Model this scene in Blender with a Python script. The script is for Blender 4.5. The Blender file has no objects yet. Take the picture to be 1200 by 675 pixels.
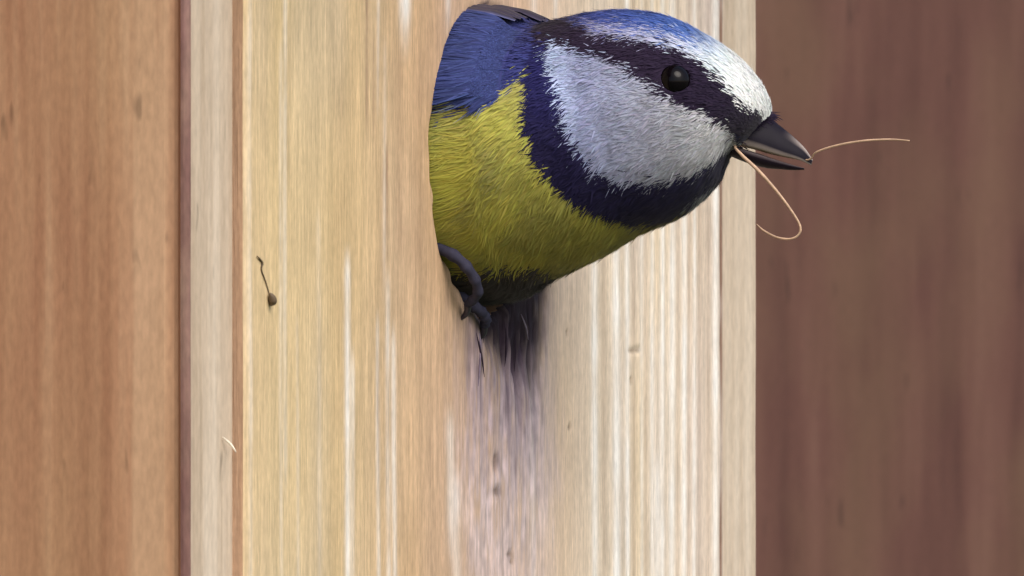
import bpy, bmesh, math, random
import numpy as np
from mathutils import Vector, Matrix

rng = np.random.default_rng(7)
random.seed(7)
SC = bpy.context.scene
COL = SC.collection

# ------------------------------------------------------------------ frame of reference
# Box: front face in the plane y=0, normal -Y, width along X, height along Z (metres; numbers below in mm).
MM = 0.001
HOLE_Z = 1500.0                 # height of the entrance hole above the ground
PXMM = 11.83                    # photograph pixels per mm at the hole's distance
DIST = 1700.0                   # camera distance to the hole plane
COSA = 0.3746; SINA = math.sqrt(1 - COSA * COSA)     # the box is seen from far to its left
RIGHT = np.array([COSA, -SINA, 0.0]); DEPTH = np.array([SINA, COSA, 0.0]); UP = np.array([0, 0, 1.0])
HOLE = np.array([0, 0, HOLE_Z])
OFFX = 27 / PXMM; OFFZ = -150.5 / PXMM

# ------------------------------------------------------------------ camera
cam_d = bpy.data.cameras.new('camera'); cam = bpy.data.objects.new('camera', cam_d); COL.objects.link(cam)
cp = (HOLE + OFFX * RIGHT + OFFZ * UP - DIST * DEPTH) * MM
cam.location = cp
cam.rotation_euler = Vector(DEPTH).to_track_quat('-Z', 'Y').to_euler()
cam_d.sensor_width = 6.0
cam_d.lens = 6.0 * DIST / (1200 / PXMM)
cam_d.clip_start = 0.05; cam_d.clip_end = 3000
cam_d.dof.use_dof = True
cam_d.dof.focus_distance = (DIST - 6) * MM
cam_d.dof.aperture_fstop = cam_d.lens / 3.6
SC.camera = cam

# ------------------------------------------------------------------ sky, sun, exposure
SUN_EL, SUN_AZ = math.radians(50), math.radians(212)     # azimuth clockwise from +Y
w = bpy.data.worlds.new('World'); SC.world = w; w.use_nodes = True
nt = w.node_tree; bg = nt.nodes['Background']
sky = nt.nodes.new('ShaderNodeTexSky'); sky.sky_type = 'NISHITA'; sky.sun_disc = False
sky.sun_elevation = SUN_EL; sky.sun_rotation = SUN_AZ
sky.air_density = 1.0; sky.dust_density = 4.0; sky.ozone_density = 0.8
nt.links.new(sky.outputs[0], bg.inputs[0]); bg.inputs[1].default_value = 0.13
sd = bpy.data.lights.new('sun', 'SUN'); sun = bpy.data.objects.new('sun', sd); COL.objects.link(sun)
sd.energy = 1.4; sd.angle = math.radians(40); sd.color = (1.0, 0.965, 0.925)
sdir = Vector((math.sin(SUN_AZ) * math.cos(SUN_EL), math.cos(SUN_AZ) * math.cos(SUN_EL), math.sin(SUN_EL)))
sun.rotation_euler = sdir.to_track_quat('Z', 'Y').to_euler(); sun.location = (0, -3, 5)
vs = SC.view_settings
vs.view_transform = 'Standard'; vs.look = 'None'; vs.gamma = 1; vs.use_curve_mapping = False
vs.exposure = 0.53
SC.cycles.pixel_filter_type = 'GAUSSIAN'; SC.cycles.filter_width = 1.6      # a soft, enlarged picture

# ------------------------------------------------------------------ helpers
def lin(c):
    c = np.asarray(c, float) / 255.0
    return np.where(c <= 0.04045, c / 12.92, ((c + 0.055) / 1.055) ** 2.4)

def c2w(P):
    """points in mm in the hole frame (x to the camera's right, y away, z up) -> world mm"""
    P = np.asarray(P, float)
    return HOLE + P[..., 0:1] * RIGHT + P[..., 1:2] * DEPTH + P[..., 2:3] * UP

def px(x, y, d=0.0):
    """photograph position at depth d (mm, away) -> hole frame mm"""
    return np.array([(x - 573) / PXMM, d, (187 - y) / PXMM])

def face_u(x):
    """photograph column -> position across the front board, mm"""
    k = (np.asarray(x, float) - 600) / (PXMM * DIST)
    return (k * DIST + OFFX) / (COSA - k * SINA)

def u_px(u):
    return 600 + PXMM * DIST * (u * COSA - OFFX) / (DIST + u * SINA)

def z_py(u, z):
    return 337.5 - PXMM * DIST * (z - OFFZ) / (DIST + u * SINA)

def tag(o, label=None, cat=None, group=None, kind=None):
    for k, v in (('label', label), ('category', cat), ('group', group), ('kind', kind)):
        if v: o[k] = v
    return o

def empty(name, loc):
    o = bpy.data.objects.new(name, None); COL.objects.link(o); o.location = np.asarray(loc) * MM
    o.empty_display_size = 0.01
    return o

def mesh_obj(name, V, F, mat, parent=None, cols=None, smooth=True, uv=None):
    """V in world mm"""
    V = np.asarray(V, float) * MM
    org = np.zeros(3)
    if parent is not None:
        p = parent
        while p is not None:
            org = org + np.array(p.location); p = p.parent
    me = bpy.data.meshes.new(name)
    me.from_pydata((V - org).tolist(), [], [list(map(int, f)) for f in F] if not isinstance(F, np.ndarray) else F.tolist())
    if cols is not None:
        a = me.attributes.new('Col', 'FLOAT_COLOR', 'POINT')
        c = np.ones((len(V), 4)); c[:, :3] = cols
        a.data.foreach_set('color', c.ravel())
    me.update()
    if smooth: me.polygons.foreach_set('use_smooth', [True] * len(me.polygons))
    for m in (mat if isinstance(mat, (list, tuple)) else [mat]): me.materials.append(m)
    o = bpy.data.objects.new(name, me); COL.objects.link(o)
    if parent is not None: o.parent = parent
    return o

def bm_obj(name, bm, mat, parent=None, smooth=False):
    """bm in world mm"""
    org = Vector((0, 0, 0)); p = parent
    while p is not None:
        org = org + p.location; p = p.parent
    for v in bm.verts: v.co = v.co * MM - org
    bmesh.ops.recalc_face_normals(bm, faces=bm.faces)
    me = bpy.data.meshes.new(name); bm.to_mesh(me); bm.free()
    if smooth: me.polygons.foreach_set('use_smooth', [True] * len(me.polygons))
    for m in (mat if isinstance(mat, (list, tuple)) else [mat]): me.materials.append(m)
    o = bpy.data.objects.new(name, me); COL.objects.link(o)
    if parent is not None: o.parent = parent
    return o

def box_bm(x0, x1, y0, y1, z0, z1, bevel=0.0, seg=2, nz=1):
    bm = bmesh.new()
    bmesh.ops.create_cube(bm, size=1)
    for v in bm.verts:
        v.co = Vector((x0 if v.co.x < 0 else x1, y0 if v.co.y < 0 else y1, z0 if v.co.z < 0 else z1))
    if bevel: bmesh.ops.bevel(bm, geom=bm.edges[:], offset=bevel, segments=seg, affect='EDGES', profile=0.5)
    return bm

def cr(S, n):
    """Catmull-Rom through the rows of S, n samples per span"""
    S = np.asarray(S, float); out = []
    for i in range(len(S) - 1):
        p0, p1, p2, p3 = S[max(i - 1, 0)], S[i], S[i + 1], S[min(i + 2, len(S) - 1)]
        for k in range(n):
            t = k / n
            out.append(0.5 * ((2 * p1) + (-p0 + p2) * t + (2 * p0 - 5 * p1 + 4 * p2 - p3) * t * t + (-p0 + 3 * p1 - 3 * p2 + p3) * t ** 3))
    out.append(S[-1])
    return np.array(out)

def tube(pts, rad, seg=10, n=6):
    """tapered tube through world points (mm): vertices and faces"""
    A = cr(np.hstack([np.asarray(pts, float), np.asarray(rad, float)[:, None]]), n)
    P, R = A[:, :3], A[:, 3]
    T = np.gradient(P, axis=0); T /= np.linalg.norm(T, axis=1)[:, None]
    ref = np.array([0.31, 0.42, 0.85]); V = []; F = []
    for i in range(len(P)):
        a = np.cross(T[i], ref); a /= np.linalg.norm(a); b = np.cross(T[i], a)
        for k in range(seg):
            q = 2 * math.pi * k / seg
            V.append(P[i] + R[i] * (a * math.cos(q) + b * math.sin(q)))
    for i in range(len(P) - 1):
        for k in range(seg):
            F.append((i * seg + k, i * seg + (k + 1) % seg, (i + 1) * seg + (k + 1) % seg, (i + 1) * seg + k))
    F.append(tuple(range(seg))[::-1]); F.append(tuple(range((len(P) - 1) * seg, len(P) * seg)))
    return np.array(V), F

def noise1(x, scale, seed):
    r = np.random.default_rng(seed); t = r.uniform(-1, 1, 4096)
    q = np.asarray(x, float) / scale + 1000.0
    i = np.floor(q).astype(int); f = q - i; f = f * f * (3 - 2 * f)
    return t[i % 4096] * (1 - f) + t[(i + 1) % 4096] * f

def noise2(x, y, sx, sy, seed):
    r = np.random.default_rng(seed); t = r.uniform(-1, 1, (256, 256))
    a = np.asarray(x, float) / sx + 500; b = np.asarray(y, float) / sy + 500
    i = np.floor(a).astype(int); j = np.floor(b).astype(int)
    f = a - i; g = b - j; f = f * f * (3 - 2 * f); g = g * g * (3 - 2 * g)
    i0, i1, j0, j1 = i % 256, (i + 1) % 256, j % 256, (j + 1) % 256
    return (t[i0, j0] * (1 - f) + t[i1, j0] * f) * (1 - g) + (t[i0, j1] * (1 - f) + t[i1, j1] * f) * g

def sstep(a, b, x):
    t = np.clip((np.asarray(x, float) - a) / (b - a), 0, 1); return t * t * (3 - 2 * t)

# ------------------------------------------------------------------ materials
def new_mat(name):
    m = bpy.data.materials.new(name); m.use_nodes = True
    return m, m.node_tree, m.node_tree.nodes['Principled BSDF']

def attr_mat(name, rough, spec=0.3, grain=None, amount=0.15, bump=0.0, sheen=0.0, speck=0.0):
    m, t, p = new_mat(name)
    a = t.nodes.new('ShaderNodeAttribute'); a.attribute_name = 'Col'
    p.inputs['Roughness'].default_value = rough; p.inputs['Specular IOR Level'].default_value = spec
    if sheen: p.inputs['Sheen Weight'].default_value = sheen
    out = a.outputs['Color']
    if grain:
        tc = t.nodes.new('ShaderNodeTexCoord'); mp = t.nodes.new('ShaderNodeMapping'); mp.inputs['Scale'].default_value = grain
        nz = t.nodes.new('ShaderNodeTexNoise'); nz.inputs['Scale'].default_value = 1; nz.inputs['Detail'].default_value = 5; nz.inputs['Roughness'].default_value = 0.65
        rp = t.nodes.new('ShaderNodeMapRange'); rp.inputs[1].default_value = 0.3; rp.inputs[2].default_value = 0.7
        rp.inputs[3].default_value = 1 - amount; rp.inputs[4].default_value = 1 + amount
        mx = t.nodes.new('ShaderNodeVectorMath'); mx.operation = 'SCALE'
        t.links.new(tc.outputs['Object'], mp.inputs[0]); t.links.new(mp.outputs[0], nz.inputs['Vector'])
        t.links.new(nz.outputs[0], rp.inputs[0]); t.links.new(out, mx.inputs[0]); t.links.new(rp.outputs[0], mx.inputs['Scale'])
        out = mx.outputs[0]
        if speck:
            n2 = t.nodes.new('ShaderNodeTexNoise'); n2.inputs['Scale'].default_value = 1; n2.inputs['Detail'].default_value = 3
            m2 = t.nodes.new('ShaderNodeMapping'); m2.inputs['Scale'].default_value = (2600, 2600, 900)
            r2 = t.nodes.new('ShaderNodeMapRange'); r2.inputs[1].default_value = 0.3; r2.inputs[2].default_value = 0.7
            r2.inputs[3].default_value = 1 - speck; r2.inputs[4].default_value = 1 + speck
            x2 = t.nodes.new('ShaderNodeVectorMath'); x2.operation = 'SCALE'
            t.links.new(tc.outputs['Object'], m2.inputs[0]); t.links.new(m2.outputs[0], n2.inputs['Vector']); t.links.new(n2.outputs[0], r2.inputs[0])
            t.links.new(out, x2.inputs[0]); t.links.new(r2.outputs[0], x2.inputs['Scale']); out = x2.outputs[0]
        if bump:
            b = t.nodes.new('ShaderNodeBump'); b.inputs['Strength'].default_value = bump; b.inputs['Distance'].default_value = 0.0003
            t.links.new(nz.outputs[0], b.inputs['Height']); t.links.new(b.outputs[0], p.inputs['Normal'])
    t.links.new(out, p.inputs['Base Color'])
    return m

def wood_mat(name, dark, mid, light, broad=(40, 40, 3), fine=(600, 600, 18), rough=0.6, contrast=1.0, blotch=None, bump=0.3, seed=0.0, speck=0.10):
    m, t, p = new_mat(name)
    p.inputs['Roughness'].default_value = rough; p.inputs['Specular IOR Level'].default_value = 0.25
    tc = t.nodes.new('ShaderNodeTexCoord')
    def noise(scale, detail, off=0.0):
        mp = t.nodes.new('ShaderNodeMapping'); mp.inputs['Scale'].default_value = scale; mp.inputs['Location'].default_value = (seed + off, seed * 0.7 + off, off)
        n = t.nodes.new('ShaderNodeTexNoise'); n.inputs['Scale'].default_value = 1; n.inputs['Detail'].default_value = detail
        t.links.new(tc.outputs['Object'], mp.inputs[0]); t.links.new(mp.outputs[0], n.inputs['Vector'])
        return n
    a = noise(broad, 3); b = noise(fine, 4, 3.1)
    mix = t.nodes.new('ShaderNodeMix'); mix.inputs[0].default_value = 0.22
    t.links.new(a.outputs[0], mix.inputs[2]); t.links.new(b.outputs[0], mix.inputs[3])
    r = t.nodes.new('ShaderNodeValToRGB')
    e = r.color_ramp.elements
    e[0].position = 0.5 - 0.2 / contrast; e[0].color = (*dark, 1)
    e[1].position = 0.5 + 0.2 / contrast; e[1].color = (*light, 1)
    k = e.new(0.5); k.color = (*mid, 1)
    t.links.new(mix.outputs[0], r.inputs[0]); out = r.outputs[0]
    if blotch:
        n = noise(blotch[0], 4, 7.7)
        mr = t.nodes.new('ShaderNodeMapRange'); mr.inputs[1].default_value = 0.42; mr.inputs[2].default_value = 0.66
        mr.inputs[4].default_value = blotch[2]
        mm = t.nodes.new('ShaderNodeMix'); mm.data_type = 'RGBA'; mm.inputs[7].default_value = (*blotch[1], 1)
        t.links.new(n.outputs[0], mr.inputs[0]); t.links.new(mr.outputs[0], mm.inputs[0]); t.links.new(out, mm.inputs[6]); out = mm.outputs[2]
    # fine mottling and a few dark flecks
    n3 = noise((1900, 1900, 700), 4, 11.3)
    r3 = t.nodes.new('ShaderNodeMapRange'); r3.inputs[1].default_value = 0.3; r3.inputs[2].default_value = 0.7; r3.inputs[3].default_value = 1 - speck; r3.inputs[4].default_value = 1 + speck
    n4 = noise((420, 420, 130), 2, 17.9)
    r4 = t.nodes.new('ShaderNodeMapRange'); r4.inputs[1].default_value = 0.70; r4.inputs[2].default_value = 0.76; r4.inputs[3].default_value = 1.0; r4.inputs[4].default_value = 0.62
    mu = t.nodes.new('ShaderNodeMath'); mu.operation = 'MULTIPLY'
    xs = t.nodes.new('ShaderNodeVectorMath'); xs.operation = 'SCALE'
    t.links.new(n3.outputs[0], r3.inputs[0]); t.links.new(n4.outputs[0], r4.inputs[0]); t.links.new(r3.outputs[0], mu.inputs[0]); t.links.new(r4.outputs[0], mu.inputs[1])
    t.links.new(out, xs.inputs[0]); t.links.new(mu.outputs[0], xs.inputs['Scale']); out = xs.outputs[0]
    t.links.new(out, p.inputs['Base Color'])
    bp = t.nodes.new('ShaderNodeBump'); bp.inputs['Strength'].default_value = bump; bp.inputs['Distance'].default_value = 0.0004
    t.links.new(b.outputs[0], bp.inputs['Height']); t.links.new(bp.outputs[0], p.inputs['Normal'])
    return m

def plain(name, rgb, rough=0.5, spec=0.5, coat=0.0):
    m, t, p = new_mat(name)
    p.inputs['Roughness'].default_value = rough; p.inputs['Specular IOR Level'].default_value = spec
    if coat: p.inputs['Coat Weight'].default_value = coat
    n = t.nodes.new('ShaderNodeTexNoise'); n.inputs['Scale'].default_value = 900; n.inputs['Detail'].default_value = 3
    tc = t.nodes.new('ShaderNodeTexCoord'); t.links.new(tc.outputs['Object'], n.inputs['Vector'])
    r = t.nodes.new('ShaderNodeValToRGB'); c = np.array(rgb)
    r.color_ramp.elements[0].position = 0.3; r.color_ramp.elements[0].color = (*(c * 0.75), 1)
    r.color_ramp.elements[1].position = 0.7; r.color_ramp.elements[1].color = (*np.minimum(c * 1.25, 1), 1)
    t.links.new(n.outputs[0], r.inputs[0]); t.links.new(r.outputs[0], p.inputs['Base Color'])
    return m

M_FRONT = attr_mat('planed_pine', 0.68, 0.2, (3600, 3600, 160), 0.17, 0.5, speck=0.10)
M_SIDE = wood_mat('stained_side_wood', (0.34, 0.152, 0.084), (0.48, 0.255, 0.145), (0.62, 0.395, 0.24),
                  broad=(120, 120, 7), fine=(800, 800, 26), contrast=1.9, blotch=((70, 70, 14), (0.52, 0.32, 0.17), 0.55), bump=0.12, seed=2.0)
M_CORNER = wood_mat('dark_corner_wood', (0.17, 0.085, 0.072), (0.23, 0.122, 0.105), (0.29, 0.17, 0.145), broad=(300, 300, 25), fine=(900, 900, 90), seed=5.0, contrast=1.8, speck=0.16, blotch=((200, 200, 60), (0.36, 0.24, 0.17), 0.6))
M_PALE = wood_mat('pale_pine', (0.46, 0.355, 0.255), (0.58, 0.47, 0.355), (0.68, 0.58, 0.465), broad=(320, 320, 9), fine=(1300, 1300, 40), seed=9.0, contrast=1.1)
M_WALL = wood_mat('dark_fence_wood', (0.080, 0.031, 0.023), (0.132, 0.057, 0.042), (0.185, 0.092, 0.066),
                  broad=(48, 48, 13), fine=(260, 260, 60), contrast=1.0, blotch=((34, 34, 40), (0.165, 0.092, 0.054), 0.5), bump=0.2, seed=1.0)
M_ROOF = wood_mat('roof_wood', (0.10, 0.06, 0.04), (0.16, 0.10, 0.065), (0.24, 0.16, 0.11), broad=(6, 60, 60), fine=(20, 500, 500), seed=4.0)

# ------------------------------------------------------------------ ground
def ground_mat():
    m, t, p = new_mat('lawn'); p.inputs['Roughness'].default_value = 0.9
    n = t.nodes.new('ShaderNodeTexNoise'); n.inputs['Scale'].default_value = 3; n.inputs['Detail'].default_value = 8
    r = t.nodes.new('ShaderNodeValToRGB')
    r.color_ramp.elements[0].color = (0.035, 0.06, 0.018, 1); r.color_ramp.elements[1].color = (0.09, 0.11, 0.045, 1)
    t.links.new(n.outputs[0], r.inputs[0]); t.links.new(r.outputs[0], p.inputs['Base Color'])
    return m
bm = bmesh.new(); bmesh.ops.create_grid(bm, x_segments=60, y_segments=60, size=600000)
for v in bm.verts: v.co.z = 0
tag(bm_obj('ground', bm, ground_mat()), kind='structure')

# ------------------------------------------------------------------ fence behind the box
BOX_D = 122.0                                   # depth from front face to fence
fence = tag(empty('wooden_fence', (400, BOX_D + 10, 0)), 'dark brown board fence behind the pale nest box, out of focus', 'fence')
BW = 168.0
for i in range(-7, 9):
    x0 = 350 + i * BW
    b = box_bm(x0 + 1.5, x0 + BW - 1.5, BOX_D + random.uniform(0, 0.0), BOX_D + 18, 4, 1990 + random.uniform(-4, 4), 1.6)
    bm_obj('board', b, M_WALL, fence)
for z in (350, 1050, 1750):
    bm_obj('rail', box_bm(345 - 7 * BW, 355 + 9 * BW, BOX_D + 17, BOX_D + 55, z, z + 70, 2), M_WALL, fence)
for x in (-800, 400, 1600):
    bm_obj('post', box_bm(x - 45, x + 45, BOX_D + 54, BOX_D + 140, -200, 1950, 3), M_WALL, fence)

# ------------------------------------------------------------------ nest box
UL, UR = -61.5, 64.5  # edges of the front board
OL, OR_ = -72.8, 77.4 # outside of the box
ZT, ZB = 52.0, -160.0
R_H = 15.0
nest = tag(empty('nest_box', (0, BOX_D, HOLE_Z + ZB)), 'pale pine bird nest box with a round entrance hole', 'nest box')

# front board: fine sheet with relief and its own grain colours
us = np.linspace(UL, UR, 600)
zs = np.concatenate([np.linspace(ZB, -50, 30)[:-1], np.linspace(-50, 26, 190), np.linspace(26, ZT, 12)[1:]])
U, Z = np.meshgrid(us, zs)
nu, nz_ = len(us), len(zs)

def hole_r(th):
    # worn rim: a broken-out notch at the bottom of the hole
    d = np.angle(np.exp(1j * (th - math.radians(-82))))
    return R_H + 1.1 * np.exp(-(d / 0.30) ** 2) + 0.10 * np.sin(7 * th) + 0.06 * np.sin(17 * th + 1)

def front_fields(U, Z):
    X = u_px(U); Y = z_py(U, Z)
    wob = (4 * noise2(U, Z, 30, 60, 3) + 1.3 * noise2(U, Z, 9, 25, 4)) * np.interp(X, [640, 700, 845], [1, 0.45, 0.1])
    Xw = X + wob
    # ground tone across the board
    xs_ = [290, 330, 380, 430, 480, 520, 600, 650, 700, 780, 850]
    tones = np.array([[212, 186, 144], [210, 187, 147], [208, 184, 144], [205, 179, 142], [202, 171, 136], [200, 167, 134], [203, 173, 147],
                      [219, 195, 172], [222, 204, 180], [220, 203, 181], [217, 199, 183]])
    base = np.stack([np.interp(Xw, xs_, tones[:, k]) for k in range(3)], -1)
    base = lin(base)
    g = 0.5 * noise1(Xw, 9, 11) + 0.5 * noise1(Xw, 4, 12) + 0.4 * noise1(Xw, 23, 13)
    amp = np.interp(X, [290, 640, 700, 850], [0.07, 0.07, 0.11, 0.11])
    f = 1 + amp * g + 0.06 * noise2(Xw, Y, 5, 130, 14) + 0.06 * noise2(X, Y, 2.2, 40, 15) + 0.04 * noise2(X, Y, 40, 90, 18)
    col = base * f[..., None]
    warm = 0.5 + 0.5 * noise2(Xw, Y, 22, 260, 16)
    col = col * (1 + (warm[..., None] - 0.5) * np.array([0.05, 0.0, -0.16]))
    h = 0.05 * g + 0.03 * noise2(Xw, Y, 4, 90, 17)
    # pale raised streaks, ridge sheen put into the colour: x, y from, y to, width, strength
    streaks = [(336, -900, 560, 2.2, .22), (331, 60, 3000, 1.8, .16), (408, 305, 3000, 3.2, .50), (414, 420, 3000, 2.4, .30), (444, 380, 3000, 2.2, .34),
               (456, 330, 3000, 2.4, .28), (463, 390, 3000, 2.6, .40), (476, -900, 45, 5, .60), (470, -900, 25, 3, .3), (528, -900, 14, 3, .5), (452, 60, 330, 2, .18),
               (444, -900, 110, 1.6, .25), (530, 490, 640, 4.5, .30), (536, 560, 3000, 5, .35), (626, 430, 3000, 3, .34),
               (628, -900, 20, 4, .50), (652, -900, 20, 2.6, .45), (697, 300, 3000, 4.0, .50), (722, 280, 3000, 4.5, .50), (735, -900, 3000, 2.6, .45), (752, -900, 3000, 2.0, .25),
               (764, -900, 3000, 2.2, .34), (776, -900, 3000, 2.6, .42), (787, -900, 3000, 3.4, .46), (801, 200, 3000, 3.0, .52), (813, -900, 3000, 2.0, .38), (838, -900, 3000, 3.4, .52),
               (845, 300, 3000, 2.2, .3), (770, 540, 3000, 4, .4), (296, -900, 3000, 2.0, .20), (350, 380, 3000, 2, .14), (375, 250, 700, 2.5, .10)]
    for (x0, y0, y1, wd, st) in streaks:
        m = np.exp(-((Xw - x0) / wd) ** 2) * sstep(y0 - 25, y0 + 25, Y) * (1 - sstep(y1 - 40, y1 + 40, Y))
        m = m * (0.75 + 0.35 * noise2(X, Y, 30, 45, int(x0)))
        col = col + (np.array([0.93, 0.89, 0.83]) - col) * np.clip(m * st * (2.2 if x0 > 640 else 1.8), 0, 1)[..., None]
        h = h + 0.10 * m * st
    darks = [(431, -900, 150, 1.8, .38), (439, 40, 170, 1.5, .3), (455, 170, 290, 1.6, .42), (450, 200, 330, 3, .16), (708, 250, 3000, 2.4, .18), (743, -900, 3000, 2, .22),
             (757, -900, 3000, 2, .18), (794, -900, 3000, 2, .2), (807, -900, 3000, 1.8, .24), (820, -900, 3000, 2, .2), (830, -900, 3000, 2.2, .15), (845.5, -900, 3000, 2.0, .8),
             (340, 30, 260, 2, .14), (470, 60, 300, 6, .14), (490, 60, 330, 9, .14), (445, 420, 560, 1.4, .3), (400, 100, 500, 7, .08), (312, -900, 3000, 4, .06)]
    for (x0, y0, y1, wd, st) in darks:
        m = np.exp(-((Xw - x0) / wd) ** 2) * sstep(y0 - 25, y0 + 25, Y) * (1 - sstep(y1 - 40, y1 + 40, Y))
        m = m * (0.8 + 0.4 * noise2(X, Y, 30, 40, int(x0) + 5))
        col = col + (np.array([0.26, 0.15, 0.10]) - col) * np.clip(m * st * 1.5, 0, 1)[..., None]
        h = h - 0.12 * m * st
    # grey weathered band running down from the worn rim
    cx = np.interp(Y, [340, 460, 675], [594, 594, 592]); hwid = np.interp(Y, [340, 420, 520, 675], [52, 54, 58, 50])
    m = np.exp(-np.abs((X - cx + 9 * noise2(X, Y, 4, 70, 35)) / hwid) ** 5) * sstep(300, 370, Y) * (1 - 0.35 * sstep(560, 760, Y))
    m = m * np.clip(0.8 + 0.45 * noise2(X, Y, 5, 60, 31) + 0.45 * noise2(X, Y, 1.6, 26, 32), 0, 1)
    grey = lin(np.stack([np.interp(Y, [340, 450, 600], [142, 180, 208]), np.interp(Y, [340, 450, 600], [120, 160, 190]), np.interp(Y, [340, 450, 600], [132, 168, 190])], -1))
    col = col + (grey - col) * (0.92 * m)[..., None]
    col = col * (1 + m * (0.26 * noise2(X, Y, 1.7, 34, 33) + 0.2 * noise2(X, Y, 3.1, 12, 34)))[..., None]
    # pecked, splintered wood under the rim
    e = np.exp(-np.abs((X - np.interp(Y, [340, 370, 470], [604, 600, 612])) / np.interp(Y, [340, 400, 480], [40, 36, 24])) ** 9) * sstep(290, 330, Y)
    low = np.interp(X, [545, 560, 585, 600, 610, 620, 628, 634, 640], [392, 408, 428, 436, 470, 445, 484, 455, 392]) + 14 * noise1(X, 3.0, 44)
    e = e * (1 - sstep(low - 45, low + 25, Y))
    fib = np.clip(0.5 + 0.6 * noise1(X + 0.05 * Y, 2.2, 41) + 0.5 * noise2(X, Y, 1.8, 30, 42), 0, 1)
    col = col + (lin([38, 27, 42]) - col) * np.clip(e * (np.interp(Y, [380, 440], [0.85, 0.3]) + 0.7 * fib), 0, 0.96)[..., None]
    h = h - 0.9 * e * (0.15 + fib) - 0.25 * m * np.clip(noise1(X, 4, 43), 0, 1)
    # fibres of dark stain further down
    for (x0, y0, y1, wd, st) in [(597, 380, 540, 2.5, .6), (606, 400, 580, 1.6, .6), (613, 420, 520, 3, .7), (619, 400, 500, 1.5, .6), (585, 390, 480, 1.5, .5), (560, 380, 470, 1.5, .45), (566, 380, 520, 2, .25), (551, 350, 480, 2, .3), (540, 330, 420, 3, .3), (573, 430, 580, 2, .18), (527, 300, 420, 3, .2), (628, 480, 640, 2, .2)]:
        k = np.exp(-((X + 0.6 * wob - x0) / wd) ** 2) * sstep(y0 - 20, y0 + 20, Y) * (1 - sstep(y1 - 50, y1 + 30, Y)) * (0.7 + 0.5 * noise2(X, Y, 20, 22, int(x0)))
        col = col + (lin([96, 74, 92]) - col) * np.clip(k * st, 0, 1)[..., None]; h = h - 0.15 * k * st
    # small pits
    for (x0, y0, rx, ry) in [(583, 541, 3, 9), (583, 576, 4, 6), (598, 650, 3, 4), (582, 545, 2, 12), (742, 412, 6, 1.8), (748, 409, 3, 2), (668, 500, 1.6, 4), (665, 390, 1.6, 3), (740, 445, 1.2, 4), (600, 658, 2, 3)]:
        k = np.exp(-(((X - x0) / rx) ** 2 + ((Y - y0) / ry) ** 2))
        col = col + (lin([92, 74, 66]) - col) * (0.75 * k)[..., None]; h = h - 0.3 * k
    # rounded long edges
    ed = np.minimum(U - UL, UR - U); h = h - 0.5 * np.clip(1 - ed / 0.7, 0, 1) ** 2
    return np.clip(col, 0.012, 0.93) * 0.97, h

rr = np.hypot(U, Z); th = np.arctan2(Z, U); RR = hole_r(th)
inside = rr < RR + 0.02
quad_in = inside[:-1, :-1] | inside[1:, :-1] | inside[:-1, 1:] | inside[1:, 1:]
idx = np.arange(nu * nz_).reshape(nz_, nu)
keep = ~quad_in
bnd = np.zeros_like(inside)                      # vertices of kept quads that touch dropped quads
for (a, b) in ((0, 0), (1, 0), (0, 1), (1, 1)):
    k = np.zeros_like(inside); k[a:nz_ - 1 + a, b:nu - 1 + b] = quad_in
    bnd |= k
kv = np.zeros_like(inside)
for (a, b) in ((0, 0), (1, 0), (0, 1), (1, 1)):
    k = np.zeros_like(inside); k[a:nz_ - 1 + a, b:nu - 1 + b] = keep
    kv |= k
snap = bnd & kv
Us = np.where(snap, RR * np.cos(th), U); Zs = np.where(snap, RR * np.sin(th), Z)
fc, fh = front_fields(Us, Zs)
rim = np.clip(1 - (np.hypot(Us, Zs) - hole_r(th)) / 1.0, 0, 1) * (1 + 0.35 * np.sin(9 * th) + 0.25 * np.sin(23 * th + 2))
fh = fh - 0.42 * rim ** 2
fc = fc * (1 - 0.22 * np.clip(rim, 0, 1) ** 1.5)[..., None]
V = np.stack([Us, -fh, Zs], -1).reshape(-1, 3) + HOLE
F = [(idx[j, i], idx[j, i + 1], idx[j + 1, i + 1], idx[j + 1, i]) for j in range(nz_ - 1) for i in range(nu - 1) if keep[j, i]]
C = fc.reshape(-1, 3)
# thickness: walls along every open edge and a plain back
cnt = {}
for f in F:
    for a, b in zip(f, f[1:] + f[:1]):
        kx = (a, b) if a < b else (b, a)
        cnt[kx] = None if kx in cnt else (a, b)
edges = [e for e in cnt.values() if e]
bv = sorted({v for e in edges for v in e}); n0 = len(V); mp_ = {v: n0 + k for k, v in enumerate(bv)}
V2 = V[bv].copy(); V2[:, 1] = 11.0
C2 = np.tile(lin([186, 152, 124]), (len(bv), 1)) * (1 + 0.12 * noise1(V2[:, 2], 9, 61))[:, None]  # edge faces and hole wall coloured darker to stand in for shade
nb = len(bv)
F += [(mp_[b] + nb, mp_[a] + nb, mp_[a], mp_[b]) for a, b in edges]
V = np.vstack([V, V2, V[bv]]); C = np.vstack([C, C2, C2])
used = np.zeros(len(V), bool); used[np.unique(np.array(F))] = True
remap = np.cumsum(used) - 1
front = mesh_obj('front_board', V[used], remap[np.array(F)], M_FRONT, nest, C[used])
front['label'] = 'pale front board with worn grey wood below the hole'

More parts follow.
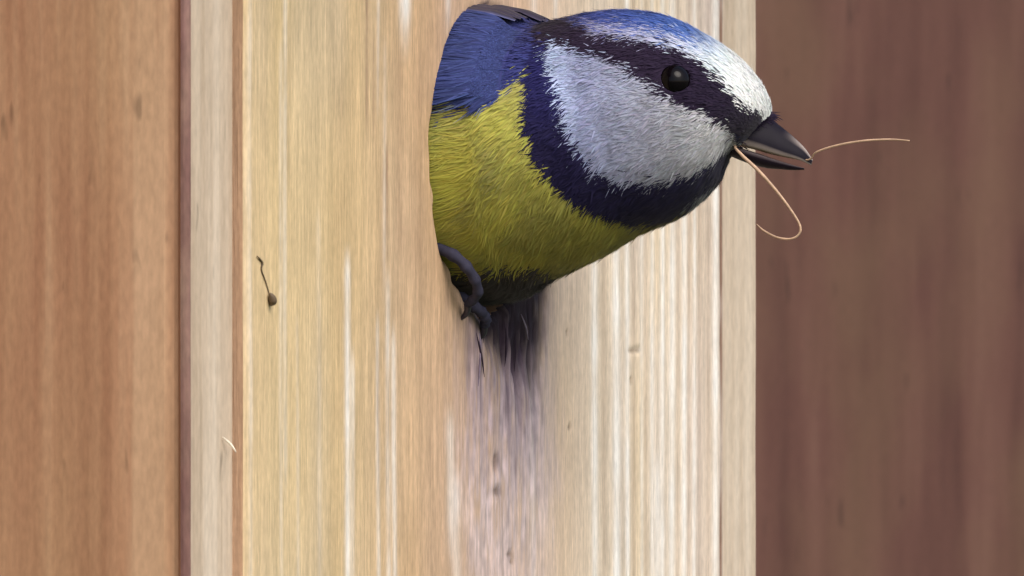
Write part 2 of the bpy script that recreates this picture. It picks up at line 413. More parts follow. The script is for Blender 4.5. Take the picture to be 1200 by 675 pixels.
def side_panel(s):
    # outer face stained brown, the sawn front edge left pale, the front corner darker
    x0, x1 = (UL - 0.12, OL) if s < 0 else (UR + 0.12, OR_)
    bm = bmesh.new()
    pr = []                                      # outline in the (x, y) plane, outer corner rounded
    yf = 1.4
    inner, outer = x0, x1
    c = 0.75
    arc = [(outer - s * c * (1 - math.sin(a)), yf + c * (1 - math.cos(a)), 1) for a in np.linspace(0, math.pi / 2, 5)]
    pr = [(inner, BOX_D - 12.2, 0), (inner, yf + 0.3, 0), (inner + s * 0.3, yf, 0)] + arc + ([(outer + 0.45, yf + 1.15, 1), (outer + 0.5, yf + 1.6, 1), (outer + 0.32, yf + 2.6, 0), (outer, yf + 8.0, 0)] if s < 0 else []) + [(outer, BOX_D - 12.2, 0)]
    zz = np.linspace(ZB, ZT, 90); rings = []
    for z in zz:
        ring = []
        for (x, y, k) in pr:
            jx = 0.10 * noise1(np.array([z]), 6, 71 + int(s))[0] * k
            ring.append(bm.verts.new((x + jx, y + jx * 0.6, HOLE_Z + z)))
        rings.append(ring)
    n = len(pr); nface = []
    for a, b in zip(rings, rings[1:]):
        for i in range(n):
            f = bm.faces.new((a[i], a[(i + 1) % n], b[(i + 1) % n], b[i]))
            if i == 2: f.material_index = 0                 # pale front edge
            elif i in (0, 1): f.material_index = 0
            elif 3 <= i <= 6: f.material_index = 2          # rounded corner, darker wood
            elif 7 <= i < n - 1: f.material_index = 1
            else: f.material_index = 0
    bm.faces.new(rings[0]); bm.faces.new(rings[-1])
    return bm_obj('side_panel', bm, [M_PALE, M_SIDE, M_CORNER], nest)
side_panel(-1)['label'] = 'side panel with brown stained face and pale sawn edge'
side_panel(1)
bm_obj('back_board', box_bm(OL, OR_, BOX_D - 12, BOX_D, HOLE_Z + ZB - 30, HOLE_Z + ZT + 20, 0.6), M_PALE, nest)
bm_obj('floor_board', box_bm(UL, UR, 11.1, BOX_D - 12.1, HOLE_Z + ZB + 4, HOLE_Z + ZB + 16), M_PALE, nest)
bm_obj('roof', box_bm(OL - 10, OR_ + 10, -18, BOX_D - 12.2, HOLE_Z + ZT + 0.02, HOLE_Z + ZT + 13, 1.2), M_ROOF, nest)

# ------------------------------------------------------------------ the bird
PSI0 = math.atan2(COSA, SINA)                       # heading of the hole's axis against the picture plane
K = SINA * PXMM
ST = [  # top x, y, bottom x, y (photograph), half width mm, heading share
    (573 - 66 * K, 175, 573 - 66 * K, 215, 2.0, 1.0),
    (573 - 60 * K, 110, 573 - 60 * K, 268, 7.5, 1.0),
    (573 - 44 * K, 45, 573 - 44 * K, 330, 13.0, 1.0),
    (573 - 22 * K, 16, 573 - 22 * K, 352, 14.2, 1.0),
    (566, 14, 573, 353, 14.2, 1.0),
    (628, 30, 630, 330, 14.3, 0.95),
    (656, 25, 692, 303, 13.4, 0.8),
    (692, 17, 746, 273, 12.0, 0.6),
    (737, 14, 790, 255, 11.0, 0.45),
    (782, 22, 818, 236, 10.2, 0.35),
    (824, 42, 839, 212, 9.0, 0.3),
    (861, 67, 849, 189, 7.4, 0.3),
    (885, 92, 856, 179, 5.8, 0.3),
    (899, 116, 863, 176, 4.2, 0.3),
    (903, 136, 870, 171, 2.5, 0.3)]
SS = cr(ST, 14)
cxp = (SS[:, 0] + SS[:, 2]) / 2; psi = SS[:, 5] * PSI0
yc = np.zeros(len(SS))
for i in range(1, len(SS)): yc[i] = yc[i - 1] - math.tan((psi[i] + psi[i - 1]) / 2) * (cxp[i] - cxp[i - 1]) / PXMM
i_h = 4 * 14
yc -= yc[i_h]
NT = len(SS); NP = 128
phi = np.arange(NP) / NP * 2 * math.pi              # 0 top, quarter turn = the side seen, half = underneath
def surface():
    T = np.stack([(SS[:, 0] - 573) / PXMM, yc, (187 - SS[:, 1]) / PXMM], -1)
    B = np.stack([(SS[:, 2] - 573) / PXMM, yc, (187 - SS[:, 3]) / PXMM], -1)
    Cn = (T + B) / 2; Vv = (T - B) / 2
    s = np.stack([-np.sin(psi), -np.cos(psi), 0 * psi], -1) * SS[:, 4:5]
    c, q = np.cos(phi), np.sin(phi)
    q2 = np.sign(q) * np.abs(q) ** 0.92
    return Cn[:, None] + c[None, :, None] * Vv[:, None] + q2[None, :, None] * s[:, None]
S = surface()                                       # NT x NP x 3 in the hole frame, mm
tq, pq = np.meshgrid(np.arange(NT), phi, indexing='ij')
S[..., 1] += 0.0
PXs = 573 + PXMM * S[..., 0]; PYs = 187 - PXMM * S[..., 2]
mir = (-np.arange(NP)) % NP
near = (phi <= math.pi)
PXn = np.where(near[None], PXs, PXs[:, mir]); PYn = np.where(near[None], PYs, PYs[:, mir])

def inpoly(x, y, poly):
    x = np.asarray(x, float); y = np.asarray(y, float); r = np.zeros(x.shape, bool)
    n = len(poly)
    for i in range(n):
        (x1, y1), (x2, y2) = poly[i], poly[(i + 1) % n]
        if y1 == y2: continue
        r ^= ((y1 > y) != (y2 > y)) & (x < (x2 - x1) * (y - y1) / (y2 - y1) + x1)
    return r
STRIPE = [(616, 4), (640, 10), (668, 26), (690, 43), (715, 46), (742, 48), (766, 52), (790, 60), (812, 71), (832, 88), (848, 108), (866, 124), (905, 130), (908, 150), (872, 162), (850, 157), (822, 136), (788, 124), (764, 112), (748, 98), (734, 86), (715, 74), (690, 67), (668, 60), (648, 52), (625, 56)]
CHEEK = [(636, 40), (655, 50), (690, 60), (715, 65), (738, 76), (752, 88), (766, 104), (790, 120), (822, 136), (850, 157), (858, 168), (846, 182), (830, 192), (808, 206), (780, 214), (748, 218), (714, 212), (688, 200), (670, 182), (660, 160), (652, 128), (642, 96), (634, 66)]
COLLAR = [(616, 8), (632, 8), (650, 40), (690, 120), (760, 150), (850, 150), (880, 168), (874, 186), (858, 197), (842, 215), (822, 236), (796, 256), (768, 264), (738, 264), (706, 256), (676, 242), (650, 224), (630, 202), (616, 176), (608, 148), (612, 118), (616, 88), (622, 60)]
MANTLE = [(380, -30), (618, -30), (628, 28), (622, 60), (614, 92), (590, 104), (566, 112), (540, 122), (512, 136), (470, 146), (380, 156)]
CHIN_SPOT = [(804, 240), (818, 228), (832, 218), (846, 208), (860, 214), (840, 250), (806, 262)]
BELLY_SHADE = [(480, 326), (560, 316), (600, 312), (626, 316), (644, 324), (640, 420), (480, 420)]
def region(x, y):
    r = np.full(np.shape(x), 6)                       # breast
    r[inpoly(x, y, BELLY_SHADE)] = 5
    r[inpoly(x, y, MANTLE)] = 4
    up = (x > 622) & (y < 150) & ~inpoly(x, y, COLLAR)
    r[up] = 0                                         # crown
    r[inpoly(x, y, COLLAR)] = 3
    r[inpoly(x, y, CHEEK)] = 2
    r[inpoly(x, y, CHIN_SPOT)] = 2
    r[inpoly(x, y, STRIPE)] = 1
    return r
NAMES = ['crown_plumage', 'eye_stripe', 'cheek_plumage', 'collar_plumage', 'mantle_plumage', 'shaded_belly_plumage', 'breast_plumage']
def plum_color(x, y, r, nz):
    x = np.asarray(x, float); y = np.asarray(y, float)
    c = np.zeros(x.shape + (3,))
    # crown: blue cap, pale brow, white forehead
    edge = np.interp(x, [640, 690, 740, 790, 830, 870], [38, 31, 34, 45, 60, 80])
    kb = sstep(6, -6, y - edge + 6 * nz) * (1 - sstep(800, 868, x + 0.4 * (y - 40)))
    cap = lin(np.stack([np.interp(x, [640, 700, 800, 850], [44, 54, 76, 140]), np.interp(x, [640, 700, 800, 850], [48, 72, 112, 168]), np.interp(x, [640, 700, 800, 850], [104, 150, 188, 214])], -1))
    brow = lin(np.stack([np.interp(x, [640, 700, 780, 830, 860], [96, 150, 186, 226, 246]), np.interp(x, [640, 700, 780, 830, 860], [92, 150, 192, 236, 250]), np.interp(x, [640, 700, 780, 830, 860], [130, 180, 216, 240, 246])], -1))
    crown = cap * kb[..., None] + brow * (1 - kb[..., None])
    c[r == 0] = crown[r == 0]
    c[r == 1] = lin([34, 22, 46])
    ck = lin(np.stack([np.interp(x, [640, 680, 760, 830], [176, 143, 160, 194]), np.interp(x, [640, 680, 760, 830], [192, 150, 162, 194]), np.interp(x, [640, 680, 760, 830], [226, 184, 178, 196])], -1))  # white cheek greyed, its shade put into the colour
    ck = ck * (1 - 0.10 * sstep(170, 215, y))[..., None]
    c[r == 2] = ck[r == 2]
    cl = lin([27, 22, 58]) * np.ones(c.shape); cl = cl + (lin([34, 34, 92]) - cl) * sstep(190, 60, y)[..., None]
    c[r == 3] = cl[r == 3]
    c[r == 4] = lin([52, 58, 120])
    c[r == 5] = lin([52, 46, 44])  # dark belly patch: shade in the hole put into the feather colour
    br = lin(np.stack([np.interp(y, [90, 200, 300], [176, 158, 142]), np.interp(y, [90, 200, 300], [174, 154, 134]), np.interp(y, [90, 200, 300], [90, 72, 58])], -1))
    c[r == 6] = br[r == 6]
    # warm, greener blotches in the breast and a pale edge where it meets the wing
    q = (noise2(x, y, 26, 34, 51) + 0.6 * noise2(x, y, 10, 14, 52))
    m6 = (r == 6); f = 1 + 0.22 * q[m6]
    c[m6] *= np.stack([f, f, np.ones_like(f)], -1)
    m2 = (r == 2); f = 1 + 0.14 * noise2(x, y, 18, 20, 53)[m2] + 0.09 * noise2(x, y, 6, 7, 54)[m2]
    c[m2] *= f[:, None]
    return c

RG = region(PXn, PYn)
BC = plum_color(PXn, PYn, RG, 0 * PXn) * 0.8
M_SKIN = attr_mat('down', 0.9, 0.1, (1500, 1500, 1500), 0.15)
M_PLUME = attr_mat('plumage', 0.8, 0.15, sheen=0.1)
bird = tag(empty('blue_tit', c2w(np.array([0, 0, -R_H]))), 'small blue, white and yellow songbird leaning out of the nest box hole', 'bird')
Vb = list(c2w(S.reshape(-1, 3))); Fb = []
gi = np.arange(NT * NP).reshape(NT, NP)
for i in range(NT - 1):
    for k in range(NP):
        Fb.append((gi[i, k], gi[i, (k + 1) % NP], gi[i + 1, (k + 1) % NP], gi[i + 1, k]))
Fb.append(tuple(gi[0, ::-1])); Fb.append(tuple(gi[-1]))
body = mesh_obj('body', Vb, Fb[::1], M_SKIN, bird, BC.reshape(-1, 3))
bm = bmesh.new(); bm.from_mesh(body.data); bmesh.ops.recalc_face_normals(bm, faces=bm.faces); bm.to_mesh(body.data); bm.free()

# differential geometry of the body surface
dT = np.gradient(S, axis=0)
Sx = np.concatenate([S[:, -1:], S, S[:, :1]], 1); dP = (Sx[:, 2:] - Sx[:, :-2]) / 2
NR = np.cross(dP, dT); NR /= (np.linalg.norm(NR, axis=-1, keepdims=True) + 1e-9)
cen = S.mean(1, keepdims=True); NR *= np.sign((NR * (S - cen)).sum(-1, keepdims=True))
AR = np.linalg.norm(np.cross(dP, dT), axis=-1)
LT = np.linalg.norm(dT, axis=-1) + 1e-6             # mm per t step

def samp(A, t, p):
    """bilinear lookup; p in units of phi steps (wraps)"""
    t = np.clip(t, 0, NT - 1.001); i = t.astype(int); f = (t - i)[:, None]
    j = np.floor(p).astype(int); g = (p - j)[:, None]
    A = A if A.ndim == 3 else A[..., None]
    a = A[i, j % NP] * (1 - g) + A[i, (j + 1) % NP] * g
    b = A[i + 1, j % NP] * (1 - g) + A[i + 1, (j + 1) % NP] * g
    return a * (1 - f) + b * f

def find(x, y):
    d = (PXs - x) ** 2 + (PYs - y) ** 2; d[:, phi > math.pi] = 1e9
    d[:30] = 1e9
    return np.unravel_index(np.argmin(d), d.shape)

# --- eyes
ei, ej = find(791, 92)
EYES = []
M_EYE = plain('eye_gloss', (0.003, 0.002, 0.003), 0.06, 0.14)
M_LID = plain('eye_rim', (0.012, 0.008, 0.016), 0.8, 0.2)
def sphere(c, r, seg=24, ring=16):
    V, F = [], []
    for i in range(ring + 1):
        for k in range(seg):
            a, b = math.pi * i / ring, 2 * math.pi * k / seg
            V.append(c + r * np.array([math.sin(a) * math.cos(b), math.sin(a) * math.sin(b), math.cos(a)]))
    for i in range(ring):
        for k in range(seg):
            F.append((i * seg + k, (i + 1) * seg + k, (i + 1) * seg + (k + 1) % seg, i * seg + (k + 1) % seg))
    return np.array(V), F
for j in (ej, (-ej) % NP):
    n = NR[ei, j]; c = S[ei, j] - n * 0.95
    EYES.append(c)
    V, F = sphere(c2w(c), 1.75)
    e = mesh_obj('eye', V, F, M_EYE, bird); 
    a = np.cross(n, [0, 0, 1.0]); a /= np.linalg.norm(a); b = np.cross(n, a)
    q = np.linspace(0, 2 * math.pi, 21)[:-1]
    ring = [c + n * 0.72 + 1.28 * (a * math.cos(t) + b * math.sin(t)) for t in q]
    V = []; F = []
    for k, t in enumerate(q):
        o = a * math.cos(t) + b * math.sin(t)
        for m in range(8):
            h = 2 * math.pi * m / 8
            V.append(ring[k] + 0.13 * (o * math.cos(h) + n * math.sin(h)))
    for k in range(20):
        for m in range(8):
            F.append((k * 8 + m, k * 8 + (m + 1) % 8, ((k + 1) % 20) * 8 + (m + 1) % 8, ((k + 1) % 20) * 8 + m))
    mesh_obj('eyelid', c2w(np.array(V)), F, M_LID, e)

def soft(o, N):
    W = N[:, 0:1] * RIGHT + N[:, 1:2] * DEPTH + N[:, 2:3] * UP
    W /= np.linalg.norm(W, axis=1, keepdims=True) + 1e-9
    o.data.normals_split_custom_set_from_vertices(W.tolist())

# --- plumage: fine feather barbs laid back over the body, following its surface
def strands(n, tmin, tmax):
    w = AR.copy(); w[:int(tmin)] = 0; w[int(tmax):] = 0
    # the far side of the bird can be thinner
    w = w * np.where((phi < math.pi * 1.08) | (phi > 2 * math.pi - 0.5), 1.0, 0.45)[None]
    # finer barbs on the head
    w = w * np.interp(np.arange(NT), [40, 75, 100, 190], [0.8, 1.0, 1.7, 2.2])[:, None]
    pr = (w / w.sum()).ravel()
    k = rng.choice(NT * NP, n, p=pr)
    t = k // NP + rng.uniform(-.5, .5, n); p = k % NP + rng.uniform(-.5, .5, n)
    return np.clip(t, 0, NT - 1.01), p % NP
def grow(t, p, length, width, lift, spread, col, jitter, curl=0.0, nseg=4, clump=3.0):
    n = len(t)
    rows = []
    dp = rng.normal(0, 1, n) * spread
    cl = noise2(t * 1.0, p * 1.0, clump, clump, 81); cl2 = noise2(t, p, clump * 0.5, clump * 0.5, 82)
    dp = dp + (0.8 * cl + 0.5 * cl2) * spread; lift = lift * (1 + 0.5 * noise2(t, p, clump * 0.8, clump * 0.8, 83) + 0.2 * cl2)
    loose = rng.random(n) < 0.004; lift = np.where(loose, lift * 2.0 + 0.08, lift)
    col = col * (1 + 0.07 * noise2(t, p, clump * 0.7, clump * 0.7, 84) + 0.05 * cl2)[:, None]
    for s in range(nseg + 1):
        f = s / nseg
        lt = samp(LT, t, p)[:, 0]
        tt = t - f * length / np.maximum(lt, 0.05)
        pp = p + dp * f + curl * f
        P = samp(S, tt, pp); N = samp(NR, tt, pp)
        P = P + N * (0.02 + lift * (f ** 1.15))[:, None]
        rows.append((P, N))
    P = np.stack([r[0] for r in rows], 1); N = np.stack([r[1] for r in rows], 1)
    D = np.gradient(P, axis=1); D /= np.linalg.norm(D, axis=-1, keepdims=True) + 1e-9
    Wv = np.cross(D, N); Wv /= np.linalg.norm(Wv, axis=-1, keepdims=True) + 1e-9
    # tilt each barb about its own axis
    an = rng.normal(0, 0.12, n)[:, None, None]
    Wv = Wv * np.cos(an) + N * np.sin(an)
    wf = np.array([0.7, 1.0, 0.9, 0.6, 0.12])[:nseg + 1]
    L = P - Wv * (width[:, None] * wf)[..., None] / 2; R = P + Wv * (width[:, None] * wf)[..., None] / 2
    V = np.stack([L, R], 2).reshape(n, -1, 3)
    shade = rng.normal(1, jitter, n)[:, None]
    cc = np.clip(col * shade * (1 + rng.normal(0, 0.03, (n, 3))), 0.003, 0.9)
    base = (np.arange(n) * (nseg + 1) * 2)[:, None]
    q = np.array([[2 * s, 2 * s + 1, 2 * s + 3, 2 * s + 2] for s in range(nseg)])
    F = (base[:, :, None] + q[None]).reshape(-1, 4)
    return V.reshape(-1, 3), F, np.repeat(cc, (nseg + 1) * 2, 0), P, np.repeat(N - 0.22 * D + rng.normal(0, 0.06, (n, 1, 3)), 2, 1).reshape(-1, 3)

t, p = strands(240000, 44, NT - 1)
pn = np.where(p > NP / 2, NP - p, p)
tm = np.clip(t - 1.35 / np.maximum(samp(LT, t, p)[:, 0], .05), 0, NT - 1.01)     # a barb shows most where its tip lies: colour it for that place
xy = samp(np.stack([PXs, PYs], -1), tm, pn)
jx = xy + rng.normal(0, 3.2, xy.shape)
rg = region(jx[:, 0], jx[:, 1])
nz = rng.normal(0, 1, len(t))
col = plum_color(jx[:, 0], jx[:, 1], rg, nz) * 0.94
par = {  # length, width, lift, spread
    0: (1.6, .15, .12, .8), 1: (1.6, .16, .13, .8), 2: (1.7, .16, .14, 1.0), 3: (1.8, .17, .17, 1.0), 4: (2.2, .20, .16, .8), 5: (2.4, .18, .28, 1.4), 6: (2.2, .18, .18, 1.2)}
lab = {0: 'blue crown fading to white forehead', 1: 'dark stripe through the eye', 2: 'white cheek greyed to stand in for shade', 3: 'dark navy collar and bib',
       4: 'blue feathers of the back', 5: 'belly feathers coloured dark to stand in for shade in the hole', 6: 'yellow-green breast'}
tipfac = np.interp(t, [0, NT - 40, NT - 1], [1, 1, 0.45])
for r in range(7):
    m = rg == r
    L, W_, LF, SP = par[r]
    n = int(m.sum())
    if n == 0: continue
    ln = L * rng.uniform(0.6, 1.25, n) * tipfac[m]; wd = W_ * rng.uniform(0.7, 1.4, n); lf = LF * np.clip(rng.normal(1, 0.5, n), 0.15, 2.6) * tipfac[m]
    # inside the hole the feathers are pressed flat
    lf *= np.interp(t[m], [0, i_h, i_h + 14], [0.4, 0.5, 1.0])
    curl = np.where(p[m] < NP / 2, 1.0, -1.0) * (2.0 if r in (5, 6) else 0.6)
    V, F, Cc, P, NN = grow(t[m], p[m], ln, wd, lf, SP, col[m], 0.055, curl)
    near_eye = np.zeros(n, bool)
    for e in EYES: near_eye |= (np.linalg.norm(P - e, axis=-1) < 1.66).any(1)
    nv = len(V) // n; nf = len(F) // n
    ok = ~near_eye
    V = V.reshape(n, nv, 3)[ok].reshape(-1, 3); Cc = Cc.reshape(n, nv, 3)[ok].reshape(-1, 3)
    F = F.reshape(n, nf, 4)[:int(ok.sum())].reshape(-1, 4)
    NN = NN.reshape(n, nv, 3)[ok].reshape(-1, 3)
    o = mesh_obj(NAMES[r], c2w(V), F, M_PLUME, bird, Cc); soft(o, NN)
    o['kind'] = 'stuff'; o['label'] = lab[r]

# --- bill
M_BILL = attr_mat('bill_horn', 0.55, 0.10, (900, 900, 900), 0.12)
PROF_U = [(0, 1), (.28, .86), (.58, .48), (.84, 0.0), (1.0, -.5), (1.0, -.86), (.86, -1.0), (.4, -.94), (0, -.92)]
PROF_L = [(0, .92), (.5, .96), (.92, 1.0), (1.0, .8), (.95, .3), (.75, -.35), (.45, -.8), (0, -1)]
yb = lambda x: float(np.interp(x, [860, 960], [yc[-1] + 0.2, yc[-1] + 0.2 - math.tan(psi[-1]) * 100 / PXMM]))
def mandible(name, stn, prof, colf, label):
    A = cr(stn, 8); V = []; Cc = []; F = []
    full = prof + [(-a, b) for a, b in prof[-2:0:-1]]
    n = len(full); ps = psi[-1]
    for (tx, ty, bx, by, w_) in A:
        T = px(tx, ty, yb((tx + bx) / 2)); B = px(bx, by, yb((tx + bx) / 2)); Cn = (T + B) / 2; H = (T - B) / 2
        for a, b in full:
            V.append(Cn + H * b + np.array([-math.sin(ps), -math.cos(ps), 0]) * w_ * a); Cc.append(colf(b, (tx + bx) / 2))
    for i in range(len(A) - 1):
        for k in range(n): F.append((i * n + k, i * n + (k + 1) % n, (i + 1) * n + (k + 1) % n, (i + 1) * n + k))
    F.append(tuple(range(n))[::-1]); F.append(tuple(range((len(A) - 1) * n, len(A) * n)))
    o = mesh_obj(name, c2w(np.array(V)), F, M_BILL, bird, np.array(Cc)); o['label'] = label
    return o
def uc(b, x):
    d = lin([24, 20, 30]); e = lin([182, 168, 160])
    k = float(sstep(-.62, -.86, b)); glint = float(sstep(.55, 1.0, b)) * float(sstep(905, 945, x))  # pale cutting edge, and a glint painted on the ridge near the tip
    return d + (e - d) * max(0.6 * k, 0.85 * glint)
mandible('upper_mandible', [(882, 122, 850, 164, 2.1), (898, 137, 862, 169, 2.1), (914, 149, 887, 175.5, 1.7), (929, 161.5, 912, 182.5, 1.25), (942, 174.5, 935, 188, .75), (951, 188, 949, 194, .22)],
         PROF_U, uc, 'dark grey upper bill with pale cutting edge')
mandible('lower_mandible', [(850, 168, 856, 184, 2.0), (866, 174, 873, 191, 1.9), (888, 181, 893, 197, 1.5), (910, 188.5, 913, 199, 1.0), (928, 194, 929, 200, .55), (941, 197.5, 941, 199.5, .18)],
         PROF_L, lambda b, x: lin([34, 26, 36]) + (lin([120, 108, 108]) - lin([34, 26, 36])) * float(sstep(.6, 1, b)) * 0.6, 'dark lower bill')
# rictal tufts around the base of the bill
V, F, Cc = [], [], []
for k in range(620):
    side = random.choice((-1, 1)); q = random.random()
    a = px(900 - 44 * q, 132 + 38 * q, yb(880)) + np.array([-math.sin(psi[-1]), -math.cos(psi[-1]), 0]) * side * (0.4 + 2.0 * q) 
    d = np.array([random.uniform(.4, 1.5), side * -random.uniform(-.1, .35), random.uniform(-1.0, .1)]); d *= random.uniform(0.5, 1.15)
    n = np.array([0.2, 0, 1.0]) * 0.05
    b = len(V); V += [a - n, a + n, a + d * .6 + n * .8, a + d * .6 - n * .8, a + d]
    F += [(b, b + 1, b + 2, b + 3), (b + 3, b + 2, b + 4)]
    cc = lin([44, 34, 56]) * random.uniform(.7, 1.3); Cc += [cc] * 5
o = mesh_obj('bristles', c2w(np.array(V)), F, M_PLUME, bird, np.array(Cc)); o['kind'] = 'stuff'

# --- wing: folded, blue coverts over dark quill feathers, lying along the flank
M_WING = attr_mat('wing_feather', 0.55, 0.3, (500, 500, 500), 0.12, sheen=0.1)
def wing(side):
    def sh(t0, t1, ph, wd, lift0, lift1, c_in, c_ed, name, parent, taper=0.5, nt=14, nw=9):
        """one vane lying on the body from t0 (front) back to t1"""
        V, Cc, F = [], [], []
        for a in range(nt):
            f = a / (nt - 1); tt = t0 + (t1 - t0) * f
            prof = (1.0 if name == 'wing' else math.sin(math.pi * min(0.5, 0.12 + f * 1.6))) * (1 - taper * max(0, (f - .72) / .28) ** 2)
            for b in range(nw):
                g = b / (nw - 1) * 2 - 1
                r_ = np.linalg.norm(S[int(tt), 0] - S[int(tt), NP // 2]) / 2
                dphi = g * wd * prof / max(r_, 1) * NP / (2 * math.pi)
                pp = (ph + dphi) * side
                P = samp(S, np.array([tt]), np.array([pp % NP]))[0]; N = samp(NR, np.array([tt]), np.array([pp % NP]))[0]
                lf = lift0 + (lift1 - lift0) * f + 0.22 * (1 - g * g) + 0.16 * g
                V.append(P + N * lf); k = abs(g) ** 3
                cc = np.array(c_in) * (1 - k) + np.array(c_ed) * k
                if abs(g) < 0.13: cc = cc * 0.7
                Cc.append(cc * (1 + 0.10 * math.sin(37 * f + 9 * g)))
        for a in range(nt - 1):
            for b in range(nw - 1):
                F.append((a * nw + b, a * nw + b + 1, (a + 1) * nw + b + 1, (a + 1) * nw + b))
        return mesh_obj(name, c2w(np.array(V)), F, M_WING, parent, np.array(Cc))
    d = NP / 360.0
    blue = lin([48, 54, 116]); pale = lin([66, 74, 136]); dark = lin([38, 32, 52]); 
    root = sh(i_h + 17, i_h - 30, 33 * d, 7.6, 0.05, 0.55, lin([48, 55, 116]), lin([44, 50, 106]), 'wing', bird, 0.3, 24, 21)
    root['label'] = 'folded blue wing held against the back'
    for k, a in enumerate((7, 12, 17)):                        # dark quills along the upper edge
        sh(i_h + 13.5 - k * 0.6, i_h - 40, a * d, 1.0, 0.6 + .12 * k, 1.0 + .1 * k, dark, lin([92, 96, 140]) if k == 2 else lin([58, 52, 76]), 'quill_feather', root, 0.6)
    for row, (tf, lf) in enumerate(((12.0, 0.25), (5.5, 0.35))):  # covert rows
        for k, a in enumerate(range(24, 60, 7)):
            j = random.uniform(-.5, .5)
            sh(i_h + tf - 0.10 * k + j, i_h + tf - 11, a * d, 2.3, lf + .02 * k, lf + .22, blue * random.uniform(.88, 1.1), pale * random.uniform(.75, .95), 'covert_feather', root, 0.97, 18)
    return root
for s_ in (1, -1): wing(s_)
# soft blue barbs that break up the vanes, and the pale fringe below the wing
def fringe(name, n, tlo, thi, plo, phi_, length, width, cols, lift, label):
    t_ = rng.uniform(tlo, thi, n); a = rng.uniform(plo, phi_, n) * NP / 360; sgn = np.where(rng.random(n) < 0.65, 1, -1)
    cc = np.array(cols)[rng.integers(0, len(cols), n)]
    V, F, Cc, _, NN = grow(t_, (a * sgn) % NP, length * rng.uniform(.6, 1.2, n), width * rng.uniform(.7, 1.3, n), lift[0] + lift[1] * rng.random(n), 1.0, cc, 0.14, 1.2 * sgn)
    Nn = samp(NR, t_, (a * sgn) % NP); V = V.reshape(n, -1, 3) + Nn[:, None] * (lift[2] * np.interp(t_, [i_h + 7, i_h + 19], [1, 0.05]))[:, None, None]
    o = mesh_obj(name, c2w(V.reshape(-1, 3)), F, M_PLUME, bird, Cc); soft(o, NN); o['kind'] = 'stuff'; o['label'] = label
fringe('scapular_plumage', 12000, i_h - 10, i_h + 19, 22, 66, 3.0, .18, [lin([50, 60, 112]), lin([58, 70, 124]), lin([45, 54, 102])], (.1, .2, 1.05), 'soft blue feathers over the wing')
fringe('flank_fringe', 260, i_h + 4, i_h + 15, 60, 67, 2.2, .15, [lin([150, 158, 150]), lin([110, 120, 136]), lin([150, 150, 96])], (.2, .3, .4), 'pale feathers where wing meets breast')

# --- foot gripping the rim
M_FOOT = plain('foot_scales', lin([58, 57, 74]), 0.8, 0.12)
M_CLAW = plain('claw_horn', lin([52, 46, 60]), 0.35)
def uzn(u, z, n): return HOLE + np.array([u, -n, z])
V, F = tube([uzn(-5.5, -5, -16), uzn(-9.5, -8.2, -9), uzn(-10.6, -8.6, -3.6)], [1.0, .95, .9])
foot = mesh_obj('foot', V, F, M_FOOT, bird); foot['label'] = 'blue-grey foot gripping the rim of the hole'
toes = [[(-10.4, -8.2, -4), (-12.0, -9.2, 0.5), (-11.3, -11.0, 2.5), (-9.3, -13.1, 2.6), (-8.0, -14.3, 1.0)],
        [(-7.0, -10.8, -4), (-5.6, -14.2, 0.2), (-4.2, -15.2, 1.0), (-3.0, -15.9, 0.9), (-2.2, -16.4, 0.4)]]
for tt in toes:
    tt = cr(tt, 5); rad_ = np.linspace(.64, .46, len(tt)) * (1 + 0.13 * np.cos(np.arange(len(tt)) * 2.1))
    V, F = tube([uzn(*q) for q in tt], rad_, 12, 2)
    to = mesh_obj('toe', V, F, M_FOOT, foot)
    e = np.array(tt[-1])
    V, F = tube([uzn(*e), uzn(*(e + [0.7, -1.0, -0.5])), uzn(*(e + [1.0, -2.0, -1.9]))], [.42, .3, .06], 8, 5)
    mesh_obj('claw', V, F, M_CLAW, foot)

# ------------------------------------------------------------------ nesting fibre held in the bill
M_FIB = plain('dry_grass', lin([188, 158, 132]), 0.65, 0.25)
yk = yb(870)
P = [px(1063, 166, yk - 4.5), px(1040, 164.5, yk - 4), px(1010, 166, yk - 3.6), px(980, 171, yk - 3), px(955, 179, yk - 2.0), px(944, 188, yk - 1.2), px(905, 181, yk - 0.2), px(880, 174, yk - 0.6),
     px(860, 172, yk - 2.9), px(868, 183, yk - 3.6), px(886, 200, yk - 4.2), px(905, 221, yk - 4.6), px(922, 243, yk - 4.8), px(934, 262, yk - 5), px(935, 273, yk - 5), px(926, 280, yk - 4.8), px(910, 279, yk - 4.2), px(894, 271, yk - 3.2), px(885, 263, yk - 2.4)]
V, F = tube(c2w(np.array(P)), [.07, .10, .11, .11, .10, .08, .08, .10, .12, .17, .18, .15, .13, .12, .12, .11, .11, .10, .06], 7, 7)
tag(mesh_obj('nesting_fibre', V, F, M_FIB), 'thin pale curled strand of dry grass held in the bird\'s bill', 'grass strand')

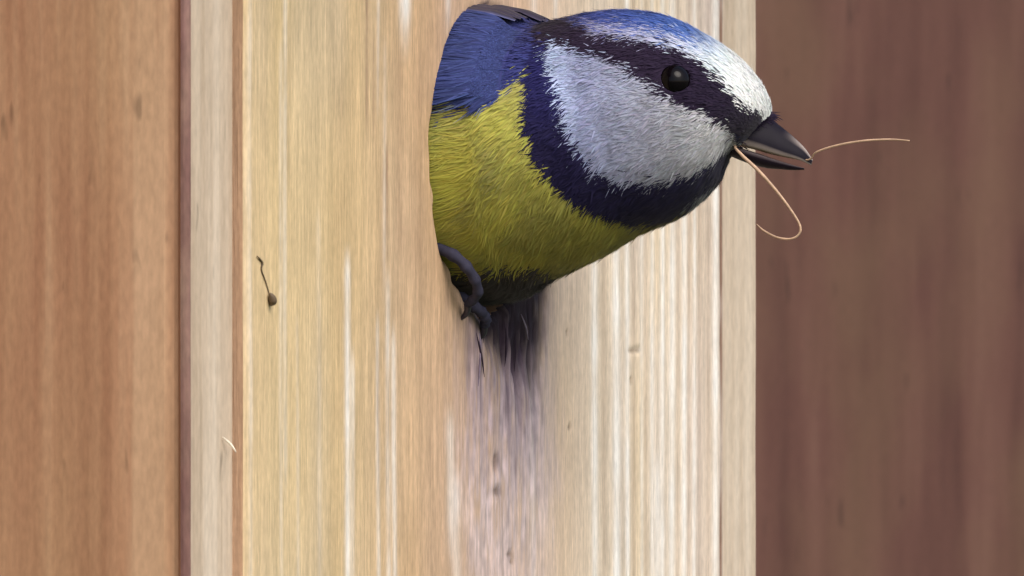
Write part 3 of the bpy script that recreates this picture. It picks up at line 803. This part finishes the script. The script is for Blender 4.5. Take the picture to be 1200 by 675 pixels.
# ------------------------------------------------------------------ speck on a thread, splinter on the edge
M_SEED = plain('husk', lin([96, 78, 58]), 0.6)
def fz(x, y):
    u = float(face_u(x)); dep = DIST + u * SINA
    return u, OFFZ + (337.5 - y) * dep / (PXMM * DIST)
u0, z0 = fz(314, 351)
V, F = tube([HOLE + np.array([u0 - .4, -0.3, z0 + .6]), HOLE + np.array([u0 - .1, -0.4, z0 + .3]), HOLE + np.array([u0 + .2, -0.4, z0 - .2]), HOLE + np.array([u0 + .1, -0.2, z0 - .6])], [.08, .32, .42, .1], 10, 6)
husk = mesh_obj('seed_husk', V, F, M_SEED); tag(husk, 'tiny dark husk hanging by a thread on the front board', 'husk')
pts = [fz(314, 344), fz(310, 330), fz(305, 316), fz(306, 308), fz(300, 300)]
V, F = tube([HOLE + np.array([a, -0.12, b]) for a, b in pts], [.05, .06, .07, .12, .05], 6, 4)
mesh_obj('thread', V, F, M_SEED, husk)
M_SPL = plain('splinter_wood', lin([232, 220, 200]), 0.5)
for (x0, y0, x1, y1) in ((275, 512, 279, 530),):
    a, b = fz(x0, y0), fz(x1, y1)
    V, F = tube([HOLE + np.array([a[0], 1.25, a[1]]), HOLE + np.array([(a[0] + b[0]) / 2 + .3, 0.7, (a[1] + b[1]) / 2]), HOLE + np.array([b[0], 0.2, b[1]])], [.05, .13, .05], 6, 4)
    mesh_obj('splinter', V, F, M_SPL, nest)

M_SPLG = plain('weathered_splinter', lin([136, 122, 138]), 0.7, 0.15)
M_SPLD = plain('dark_splinter', lin([58, 46, 58]), 0.8, 0.1)
rs = random.Random(12)
for k in range(7):
    x = rs.uniform(556, 636); y = rs.uniform(356, 400) + (10 if x > 600 else 0); ln = rs.uniform(25, 55)
    a = fz(x, y); b = fz(x + rs.uniform(-5, 9), y + ln)
    n0_, n1_ = rs.uniform(-0.1, 0.3), -0.1
    if rs.random() < 0.5: n0_, n1_ = n1_, rs.uniform(0.0, 0.15)
    p0 = HOLE + np.array([a[0], -n0_, a[1]]); p1 = HOLE + np.array([b[0], -n1_, b[1]])
    V, F = tube([p0, (p0 + p1) / 2 + np.array([0, -0.12, 0]), p1], [.04, rs.uniform(.07, .14), .02], 5, 3)
    mesh_obj('splinter', V, F, M_SPLG if rs.random() < 0.55 else M_SPLD, front)
